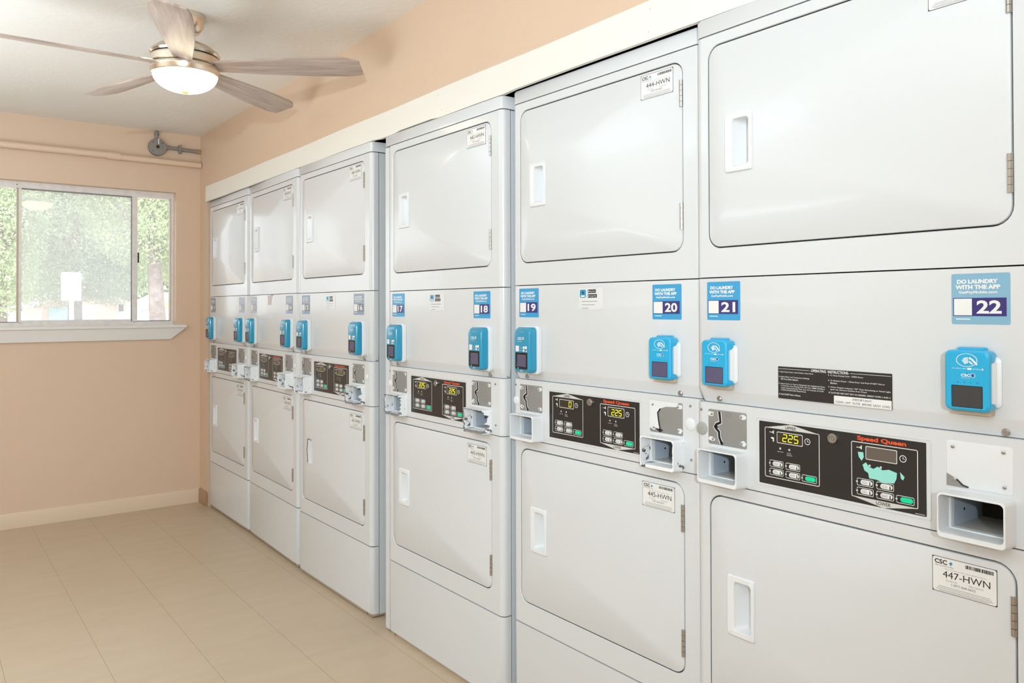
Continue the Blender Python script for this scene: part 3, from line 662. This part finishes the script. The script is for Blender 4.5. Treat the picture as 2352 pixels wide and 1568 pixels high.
# ------------------------------------------------------------------ card readers
def reader_old(mb):
    w, z0, z1 = .073, .967, 1.093; fy = -.036
    mb.loft([rrect(-.001, w+.0075, z0-.004, z1+.003, .010, -.0002), rrect(-.001, w+.0075, z0-.004, z1+.003, .010, -.010), rrect(.001, w+.004, z0-.002, z1+.001, .010, -.012)], PLAST, cap0=True)
def reader_old_body(mb):
    w, z0, z1 = .073, .967, 1.093
    def L(g, y, r=.012, lean=0): return rrect(g, w-g, z0+g, z1-g-lean, r, y, 6)
    mb.loft([L(0, -.006), L(0, -.024, .012, 0), L(.0012, -.031, .012, .003), L(.0040, -.0350, .010, .0045), L(.008, -.036, .008, .006)], BLUE1, cap0=True)
    mb.flat(.012, w-.012, z0-.0, z0+.0005, -.02, BEZEL)
def reader_old_print(mb):
    y = -.0364
    mb.text('CSC', .019, .039, 1.058, 1.0655, y, PRINTW, .03); mb.ring(.0445, 1.062, .0042, .0007, y, PRINTW, 14); mb.poly([(.041, 1.064), (.046, 1.0665), (.0445, 1.0575)][::-1], y, PRINTW)
    mb.text('ServiceWorks', .020, .038, 1.053, 1.0555, y, PRINTW)
    mb.flat(.0105, .0255, 1.026, 1.0415, y, PRINTW, .0006)
    mb.flat(.0425, .051, 1.0335, 1.040, y, PRINTW); mb.flat(.052, .0605, 1.0335, 1.041, y, PRINTW); mb.flat(.0425, .0505, 1.026, 1.0315, y, PRINTW); mb.poly([(.054, 1.026), (.061, 1.026), (.061, 1.031)], y, PRINTW)
    mb.ring(.034, 1.036, .003, .0006, y, GREYW, 12); mb.box(.031, .038, y, y+.0001, 1.028, 1.029, GREYW)
    mb.text('v   v', .030, .043, 1.0785, 1.0815, y, PRINTW)
    mb.ring(.034, .9745, .0035, .0005, y, GREYW, 12); mb.box(.030, .043, y, y+.0001, .9725, .9735, PRINTW)
def reader_old_screen(mb):
    mb.loft([rrect(.0100, .0625, .9770, 1.0235, .003, -.0355), rrect(.0105, .0620, .9775, 1.0230, .003, -.0372), rrect(.0175, .0570, .9835, 1.0175, .001, -.0372), rrect(.0180, .0565, .9840, 1.0170, .001, -.0365)], BEZEL, cap1=False)
    mb.flat(.0175, .0570, .9835, 1.0175, -.0366, SCRN); mb.flat(.0178, .0567, 1.0140, 1.0172, -.0367, LCDOFF)
    mb.disc(.0225, .9800, .0013, -.0375, SEG, 8)
def reader_new_back(mb):
    w, z0, z1 = .070, .983, 1.079
    mb.loft([rrect(.004, w+.007, z0+.006, z1-.010, .008, -.0002), rrect(.004, w+.007, z0+.006, z1-.010, .008, -.004), rrect(.006, w+.002, z0+.007, z1-.012, .008, -.008), rrect(.008, w-.001, z0+.008, z1-.014, .008, -.022)], PLAST, cap0=True)
    mb.box(.006, w-.004, -.020, -.001, z0-.006, z0+.008, KICK)
def reader_new_body(mb):
    w, z0, z1 = .070, .983, 1.079; bt = .0015
    def waist(g, y, wst, r=.009):
        out = []
        for (x, yy, z) in wpts(g, y, r):
            if x > w/2 and z0+.014 < z < z1-.020: x -= wst
            out.append((x, yy, z))
        return out
    def wpts(g, y, r):
        p = rrect(g, w-g, z0+g, z1-g, r, y, 6); out = []
        for a in range(len(p)):
            out.append(p[a])
            q = p[(a+1) % len(p)]
            if abs(q[2]-p[a][2]) > .03:      # long vertical side: add points
                for z in (z0+.013, z0+.0155, z0+.019, z1-.025, z1-.0215, z1-.019) if q[2] > p[a][2] else (z1-.019, z1-.0215, z1-.025, z0+.019, z0+.0155, z0+.013): out.append((p[a][0], y, z))
        return out
    mb.loft([waist(.001, -.001, .016), waist(0, -.012, .0155), waist(0, -.024, .006), waist(0, -.030, .0), waist(.001, -.0355, 0), waist(.004, -.0385, 0, .007), rrect_like(waist(.004, -.0385, 0, .007), w, z0, z1)], BLUE2, cap0=True, cap1=False)
    mb.loft([rrect(.012, .060, z0+.0055, z0+.0405, .002, -.0386, 4), rrect(.0125, .0595, z0+.006, z0+.040, .001, -.0372, 4)], BLUE2, cap1=False)
    mb.loft([rrect(.014, .058, z1-.004, z1+.0045, .003, -.006, 4), rrect(.014, .058, z1-.004, z1+.0045, .003, -.018, 4), rrect(.016, .056, z1-.006, z1+.0025, .003, -.024, 4)], BLUE2, cap0=True)
def rrect_like(loop, w, z0, z1):
    # centre loop that closes the face of the new reader above the screen opening
    cx, cz = .036, z0+.060
    return [(cx+(x-cx)*.02, -.0385, cz+(z-cz)*.02) for x, y, z in loop]
def reader_new_print(mb):
    y = -.0389; n = 24
    for q in (1.0,):
        mb.loft([[(.036+.0165*k*math.cos(2*PI*a/n), y, 1.0635+.0105*k*math.sin(2*PI*a/n)) for a in range(n)] for k in (1, .93)], PRINTW, cap1=False)
    mb.poly([(.0285, 1.0625), (.0315, 1.0670), (.0375, 1.0685), (.0385, 1.0640), (.0380, 1.0590), (.0330, 1.0575)][::-1], y, PRINTW)
    for k in range(3): mb.stroke([(.0300+k*.0028, 1.0595), (.0310+k*.0028, 1.0640), (.0305+k*.0028, 1.0680)], .0007, y-.0002, BLUE2)
    mb.stroke([(.0395, 1.0675), (.0440, 1.0650), (.0520, 1.0570)], .0028, y, PRINTW); mb.stroke([(.0395, 1.0620), (.0450, 1.0575)], .0022, y, PRINTW)
    mb.text('USE CREDIT, DEBIT', .0125, .0360, 1.0490, 1.0508, y, PRINTW); mb.flat(.0370, .0435, 1.0485, 1.0515, y, PRINTW); mb.text('OR MOBILE', .0450, .0570, 1.0490, 1.0508, y, PRINTW); mb.disc(.0600, 1.0500, .0015, y, PRINTW, 8)
    mb.text('CSC', .0270, .0415, 1.0375, 1.0420, y, PRINTW, .03); mb.ring(.0455, 1.0398, .0036, .0006, y, PRINTW, 14); mb.poly([(.0430, 1.041), (.0470, 1.043), (.0455, 1.036)][::-1], y, NAVY); mb.text('ServiceWorks', .0275, .0410, 1.0348, 1.0362, y, PRINTW)
    for k in range(4): mb.disc(.0220+k*.0100, 1.0285, .0008, y, NAVY, 8)
def reader_new_screen(dark):
    def f(mb):
        M = SCRK if dark else SCRN
        mb.flat(.0120, .0600, .9890, 1.0235, -.0388, BEZEL, .001); mb.flat(.0130, .0590, .9900, 1.0225, -.0390, M, .0008)
    return f
GR = 'card readers mounted on the dryer fronts'
RX = {0: (.049, .556), 1: (.047, .555), 2: (.050, .559), 3: (.049, .5575), 4: (.050, .5500), 5: (.0375, .5390)}
for i, (D, Y, A, dz) in enumerate(DP):
    ang = -PI/2+math.atan(A); c, s = math.cos(ang), math.sin(ang)
    for side in (0, 1):
        n = 11+2*i+side; new = n in (20, 21, 22); x = RX[i][side]
        nm = {0: 'left', 1: 'right'}[side]
        if new: lb = {20: 'bright blue contactless card reader under the number 20 sticker', 21: 'bright blue contactless card reader under the number 21 sticker, nearest machine', 22: 'largest bright blue contactless card reader, under the number 22 sticker'}[n]
        elif n == 11: lb = 'blue card reader closest to the corner, sticking out past the first dryer'
        else: lb = 'slim teal blue card reader on the dryer under the number %d sticker' % n
        t = thing('card_reader', lb, 'card reader', (D+c*x-s*(-.0003), Y+s*x+c*(-.0003), .012+dz), ang, GR)
        if new:
            cached('nb', 'back_plate', t, reader_new_back); h = cached('nh', 'housing', t, reader_new_body)
            cached('nsd' if n == 22 else 'ns', 'screen', t, reader_new_screen(n == 22)); o = cached('np', 'printing', h, reader_new_print)
        else:
            cached('ob', 'back_plate', t, reader_old); h = cached('oh', 'housing', t, reader_old_body)
            cached('os', 'screen', t, reader_old_screen); o = cached('op', 'printing', h, reader_old_print)

# ------------------------------------------------------------------ ceiling fan
FX, FYY = .762, 2.92
fan = thing('ceiling_fan', 'five-blade ceiling fan with pale wood blades and lit glass bowl', 'ceiling fan', (FX, FYY, 1.90))
def fp(mb, name, parent=fan, **k): o = mb.build(name, parent, **k); o.location = (0, 0, -1.90) if parent is fan else (0, 0, 0); return o
b = MB(); b.lathe([(.030, 2.128), (.046, 2.134), (.060, 2.152), (.067, 2.178), (.068, 2.195)], NICKEL); fp(b, 'canopy')
b = MB(); b.lathe([(.0125, 2.07), (.0125, 2.14)], NICKEL, 20); fp(b, 'downrod')
b = MB(); b.lathe([(.112, 2.046), (.117, 2.053), (.112, 2.062), (.090, 2.080), (.050, 2.098), (.030, 2.104), (.016, 2.106)], NICKEL)
b.lathe([(.106, 2.038), (.106, 2.050)], BEZEL); b.lathe([(.108, 2.010), (.116, 2.015), (.1165, 2.036), (.113, 2.041)], NICKEL); mh = fp(b, 'motor_housing')
b = MB(); b.lathe([(.110, 2.004), (.110, 2.012)], BEZEL); b.lathe([(.1085, 1.980), (.1115, 1.982), (.1155, 1.995), (.1165, 2.004), (.115, 2.008)], NICKEL); fp(b, 'light_ring')
GLOBE = bpy.data.materials.new('lit_frosted_glass'); GLOBE.use_nodes = True; nt = GLOBE.node_tree; pb = nt.nodes['Principled BSDF']
pb.inputs['Base Color'].default_value = (.9, .82, .68, 1); pb.inputs['Roughness'].default_value = .2
pb.inputs['Emission Color'].default_value = (1, .84, .60, 1); pb.inputs['Emission Strength'].default_value = 5.5
b = MB(); pr = [(.0005, 1.921)]
for k in range(1, 13): a = k/12*PI/2; pr.append((.1085*math.sin(a)**.93, 1.985-.064*math.cos(a)))
b.lathe(pr, GLOBE, 48); fp(b, 'glass_bowl')
b = MB(); b.lathe([(.002, 1.9175), (.009, 1.918), (.0125, 1.9205), (.0125, 1.923)], mat('amber_finial', (.8, .45, .1, 1), .4, emis=(1, .55, .12, 1), estr=.5), 20); fp(b, 'finial')
def blade(mb):
    top = []; bot = []; n = 28; z = .0035
    for k in range(n+1):
        r = .095+.525*k/n; t = k/n
        hi = .030+.034*math.sin(min(t*1.15, 1)*PI/2)
        lo = -(.030+.030*math.sin(min(t*1.2, 1)*PI/2))
        if t > .86: q = (t-.86)/.14; hi *= math.sqrt(max(0, 1-q*q*.30)); lo *= math.sqrt(max(0, 1-q*q*.75))
        top.append((r, hi)); bot.append((r, lo))
    lp = top+bot[::-1]
    mb.loft([[(x, y*.97, -z) for x, y in lp], [(x, y, -z+.001) for x, y in lp], [(x, y, z-.001) for x, y in lp], [(x, y*.97, z) for x, y in lp]], WOOD, cap0=True)
def iron(mb):
    mb.loft([[(x, y, z) for x, y in ((.06, -.022), (.13, -.028), (.150, -.018), (.155, 0), (.150, .018), (.13, .028), (.06, .022))] for z in (.0036, .007)], NICKEL, cap0=True)
for k in range(5):
    o = cached('blade', 'blade', fan, blade); o.location = (0, 0, 2.010-1.90)
    o.rotation_mode = 'XYZ'; o.matrix_local = Matrix.Translation((0, 0, 2.012-1.90)) @ Matrix.Rotation(math.radians(-37+72*k), 4, 'Z') @ Matrix.Rotation(math.radians(-13), 4, 'X')
    cached('iron', 'blade_arm', o, iron)

# ------------------------------------------------------------------ pipe and electrical box
b = MB(); pz = 2.020; py = WY-.026
b.tube((LX, py, 2.022), (.90, py, 2.022), .0185, PIPEP, 20); b.tube((.86, py, 2.021), (.93, py, 2.020), .0215, PIPEP, 20); b.tube((.90, py, 2.018), (1.372, py, 2.016), .0175, PIPEP, 20)
tag(b.build('wall_pipe'), 'thick tan painted pipe running along the wall above the window', 'pipe')
jb = thing('junction_box', 'round grey metal electrical box high in the corner above the pipe', 'electrical box', (1.13, WY-.001, 2.10))
def jp(mb, name): o = mb.build(name, jb); return o
b = MB(); b.knob(0, 0, [(.050, 0), (.050, -.022), (.048, -.026), (.010, -.028), (.009, -.020)], GREYMET, 32); b.disc(0, 0, .0095, -.0275, PRINTK, 16)
jp(b, 'box_body')
b = MB(); b.box(.0015, .0065, -.029, -.0275, .016, .048, PLAST)
for a in (45, 135, 225, 315): b.knob(.036*math.cos(math.radians(a)), .036*math.sin(math.radians(a)), [(.003, -.026), (.0025, -.0285)], CHROME if a == 315 else PRINTK, 10)
jp(b, 'cover_screws')
b = MB(); b.tube((-.004, -.012, .045), (-.004, -.012, .092), .010, GREYMET, 14); b.tube((-.004, -.012, .070), (-.004, -.012, .080), .014, GREYMET, 14); jp(b, 'top_conduit')
b = MB(); b.tube((.045, -.012, .004), (.240, -.012, -.002), .0105, GREYMET, 14); b.tube((.044, -.012, .004), (.062, -.012, .004), .014, GREYMET, 14)
b.box(.118, .132, -.024, 0, -.024, .026, GREYMET); b.tube((.22, -.012, -.001), (.2455, -.012, -.002), .0125, BASEB, 14); jp(b, 'side_conduit')

# ------------------------------------------------------------------ outside the window
GZ = -1.5
GRD = mat('pale_pink_gravel', (.62, .50, .45, 1), .9, var=(.6, (.50, .47, .38, 1), .7))
b = MB(); b.box(-60, 80, WY+.6, 120, GZ-.2, GZ, GRD); struct(b.build('ground'))
ROOFM = mat('white_roof', (.85, .84, .82, 1), .6); PINKW = mat('peach_siding', (.78, .56, .47, 1), .7); TEALD = mat('pale_teal_door', (.35, .62, .62, 1), .5)
BARK = mat('grey_bark', (.20, .16, .14, 1), .9, bump=(14, .8, .05), var=(6, (.30, .26, .24, 1), .8))
WHITEP = mat('white_vehicle_paint', (.85, .86, .88, 1), .25); SIGNM = mat('sign_back_aluminium', (.86, .86, .86, 1), .5); POST = mat('galvanised_post', (.5, .5, .5, 1), .5, metal=.3)
t = thing('street_sign', 'white rounded sign panel on a grey post outside the window', 'sign', (2.10, 15, GZ))
b = MB(); b.loft([rrect(-.15, .15, 2.79, 3.27, .03, 0, 5), rrect(-.15, .15, 2.79, 3.27, .03, -.004, 5)], SIGNM, cap0=True); b.build('sign_panel', t)
b = MB(); b.box(-.035, .035, -.03, -.006, 0, 3.25, POST); b.build('post', t)
def house(name, label, loc, w, dep, eave, peak, px, over=.35):
    t = thing(name, label, 'house', loc)
    b = MB(); b.box(-w/2, w/2, 0, dep, 0, eave, PINKW)
    b.add([(-w/2, 0, eave), (w/2, 0, eave), (px, 0, peak-.12), (-w/2, dep, eave), (w/2, dep, eave), (px, dep, peak-.12)], [(0, 1, 2), (3, 5, 4)], PINKW); b.build('walls', t)
    b = MB()
    for s in (-1, 1):
        xe = s*(w/2+over); sl = (peak-eave)/(w/2); ze = eave-over*sl*.3
        b.add([(px, -.5, peak), (xe, -.5, ze), (xe, dep+.4, ze), (px, dep+.4, peak), (px, -.5, peak-.14), (xe, -.5, ze-.16), (xe, dep+.4, ze-.16), (px, dep+.4, peak-.14)], [(0, 1, 2, 3), (4, 7, 6, 5), (0, 4, 5, 1), (1, 5, 6, 2), (2, 6, 7, 3)], ROOFM)
    b.build('roof', t); return t
h1 = house('house', 'low peach house with white gabled roof seen through the dusty pane', (6.75, 44, GZ), 3.7, 7, 2.95, 3.80, -.1)
b = MB(); b.box(1.45, 1.80, -.05, 0, 2.45, 2.95, SIGNM); b.box(1.52, 1.74, -.07, -.05, 2.52, 2.88, DARK); b.build('window', h1)
b = MB(); b.box(-1.55, -.75, -.06, 0, 0, 2.75, TEALD); b.build('door', h1)
h2 = house('house', 'pale house with white roof at the right edge of the window view', (13.0, 50, GZ), 4.6, 7, 2.7, 3.7, 0)
b = MB(); b.box(-1.8, -1.2, -.05, 0, .9, 2.1, SIGNM); b.box(-1.72, -1.28, -.07, -.05, 1.0, 2.0, DARK); b.build('window', h2)
van = thing('van', 'white van parked behind the tree trunk outside the right pane', 'van', (7.75, 32, GZ))
b = MB(); b.loft([rrect(-1.05, 1.05, .35, 2.50, .30, 0, 6), rrect(-1.10, 1.10, .30, 2.55, .32, .3, 6), rrect(-1.10, 1.10, .30, 2.55, .32, 4.4, 6)], WHITEP, cap0=True); b.build('body', van)
b = MB(); b.loft([rrect(-.85, .85, 1.5, 2.2, .12, -.01, 5), rrect(-.83, .83, 1.52, 2.18, .12, -.03, 5)], SCRK, cap0=True); b.build('rear_window', van)
for x in (-.85, .85):
    for y in (.9, 3.5): b = MB(); b.tube((x-.12, y, .33), (x+.12, y, .33), .33, BEZEL, 20); b.build('wheel', van)
def leafmat(name, a, c):
    M = mat(name, a, .6, var=(.9, c, 1.0)); nt = M.node_tree; p = nt.nodes['Principled BSDF']; o = nt.nodes['Material Output']
    tr = nt.nodes.new('ShaderNodeBsdfTranslucent'); tr.inputs[0].default_value = (.50, .62, .34, 1); mx = nt.nodes.new('ShaderNodeMixShader'); mx.inputs[0].default_value = .35
    nt.links.new(p.outputs[0], mx.inputs[1]); nt.links.new(tr.outputs[0], mx.inputs[2]); nt.links.new(mx.outputs[0], o.inputs[0]); return M
LEAFA = leafmat('bright_green_leaf', (.34, .42, .24, 1), (.56, .64, .42, 1)); LEAFB = leafmat('grey_green_leaf', (.27, .33, .23, 1), (.46, .53, .38, 1))
def crown(name, parent, blobs, n, size, M, seed):
    rr = random.Random(seed); v = []; f = []
    tot = sum(q[3]*q[4] for q in blobs)
    for (x, y, z, rx, rz) in blobs:
        for _ in range(int(n*rx*rz/tot)):
            d = Vector((rr.gauss(0, 1), rr.gauss(0, 1), rr.gauss(0, 1))).normalized(); q = rr.uniform(.55, 1.04)
            p = Vector((x+d.x*rx*q, y+d.y*rx*q, z+d.z*rz*q)); s = size*rr.uniform(.6, 1.4)
            a = Vector((rr.gauss(0, 1), rr.gauss(0, 1), rr.gauss(0, .6))).normalized(); c = a.orthogonal().normalized(); c.rotate(Matrix.Rotation(rr.uniform(0, 6.28), 3, a)); e = a.cross(c)
            k = len(v); v += [p-c*s, p+e*s*.45, p+c*s, p-e*s*.45]; f.append((k, k+1, k+2, k+3))
    me = bpy.data.meshes.new(name); me.from_pydata([tuple(p) for p in v], [], f); me.materials.append(M); return link(name, me, parent)
def tree(label, loc, h, blobs, n, size, M, seed, trunk=.28, lean=(0, 0)):
    t = thing('tree', label, 'tree', loc)
    b = MB(); pts = [(0, 0, 0), (lean[0]*.15, 0, h*.25), (lean[0]*.5, 0, h*.5), (lean[0], lean[1], h*.8)]; rad = [trunk*1.25, trunk*.95, trunk*.8, trunk*.4]
    lo = []
    for (x, y, z), r in zip(pts, rad): lo.append([(x+r*(1+.12*math.sin(3*a*.5236+seed))*math.cos(a*.5236), y+r*math.sin(a*.5236), z) for a in range(12)])
    b.loft(lo, BARK, cap0=True)
    for s in (-1, 1): b.tube((lean[0]*.7, 0, h*.60), (lean[0]+s*h*.16, s*.3, h*.85), trunk*.45, BARK, 8, r1=trunk*.15)
    b.build('trunk', t); crown('foliage', t, blobs, n, size, M, seed); return t
tree('big grey-barked tree with leaning trunk outside the right window pane', (6.05, 26, GZ), 7, [(-.4, .3, 5.6, 1.7, 1.7), (1.6, 0, 6.2, 1.8, 1.6), (-.9, .5, 6.8, 1.4, 1.4), (1.0, .6, 4.1, 1.1, .8), (.5, 1, 7.6, 1.8, 1.2)], 42000, .055, LEAFA, 3, .26, (-.28, 0))
tree('broad leafy tree behind the white sign outside', (5.2, 36, GZ), 8, [(0, 0, 6.0, 2.6, 2.3), (-2.2, .6, 6.6, 2.0, 2.2), (2.0, .5, 6.0, 2.0, 2.2), (-1.0, 0, 4.0, 1.9, 1.3), (1.2, .3, 3.9, 1.6, 1.1), (0, 1, 8.6, 2.6, 1.6)], 60000, .07, LEAFB, 5)
tree('bright green tree filling the left window pane outside', (1.9, 27, GZ), 7, [(-.4, 0, 5.0, 1.7, 2.0), (-1.7, .4, 5.6, 1.7, 2.2), (.1, .2, 6.4, 1.3, 1.6), (-.5, 0, 3.4, 1.5, 1.1), (-.4, .5, 7.4, 1.7, 1.2), (-2.0, 0, 3.6, 1.3, 1.2)], 46000, .055, LEAFA, 9)
tree('tall dark green tree farthest behind the houses outside', (13.5, 76, GZ), 18, [(0, 0, 9, 6, 6), (-8, 1, 8.5, 6, 6), (7.5, 1, 9, 6, 6), (-3, 0, 4.8, 4.5, 2.8), (4, 0, 4.6, 4, 2.6)], 26000, .26, LEAFB, 12, .5)
hd = thing('hedge', 'low grey-green hedge below the trees at left outside', 'hedge', (2.6, 33, GZ))
crown('foliage', hd, [(0, 0, .9, 1.1, 1.0), (-1.3, 0, 1.1, 1.1, 1.1), (-2.4, 0, 1.0, 1.0, 1.1), (1.2, .2, .9, 1.0, .9)], 5000, .09, LEAFB, 21)
b = MB(); b.tube((-.8, 0, 0), (-.8, 0, .9), .05, BARK, 8); b.tube((.2, 0, 0), (.2, 0, .9), .05, BARK, 8); b.build('stems', hd)
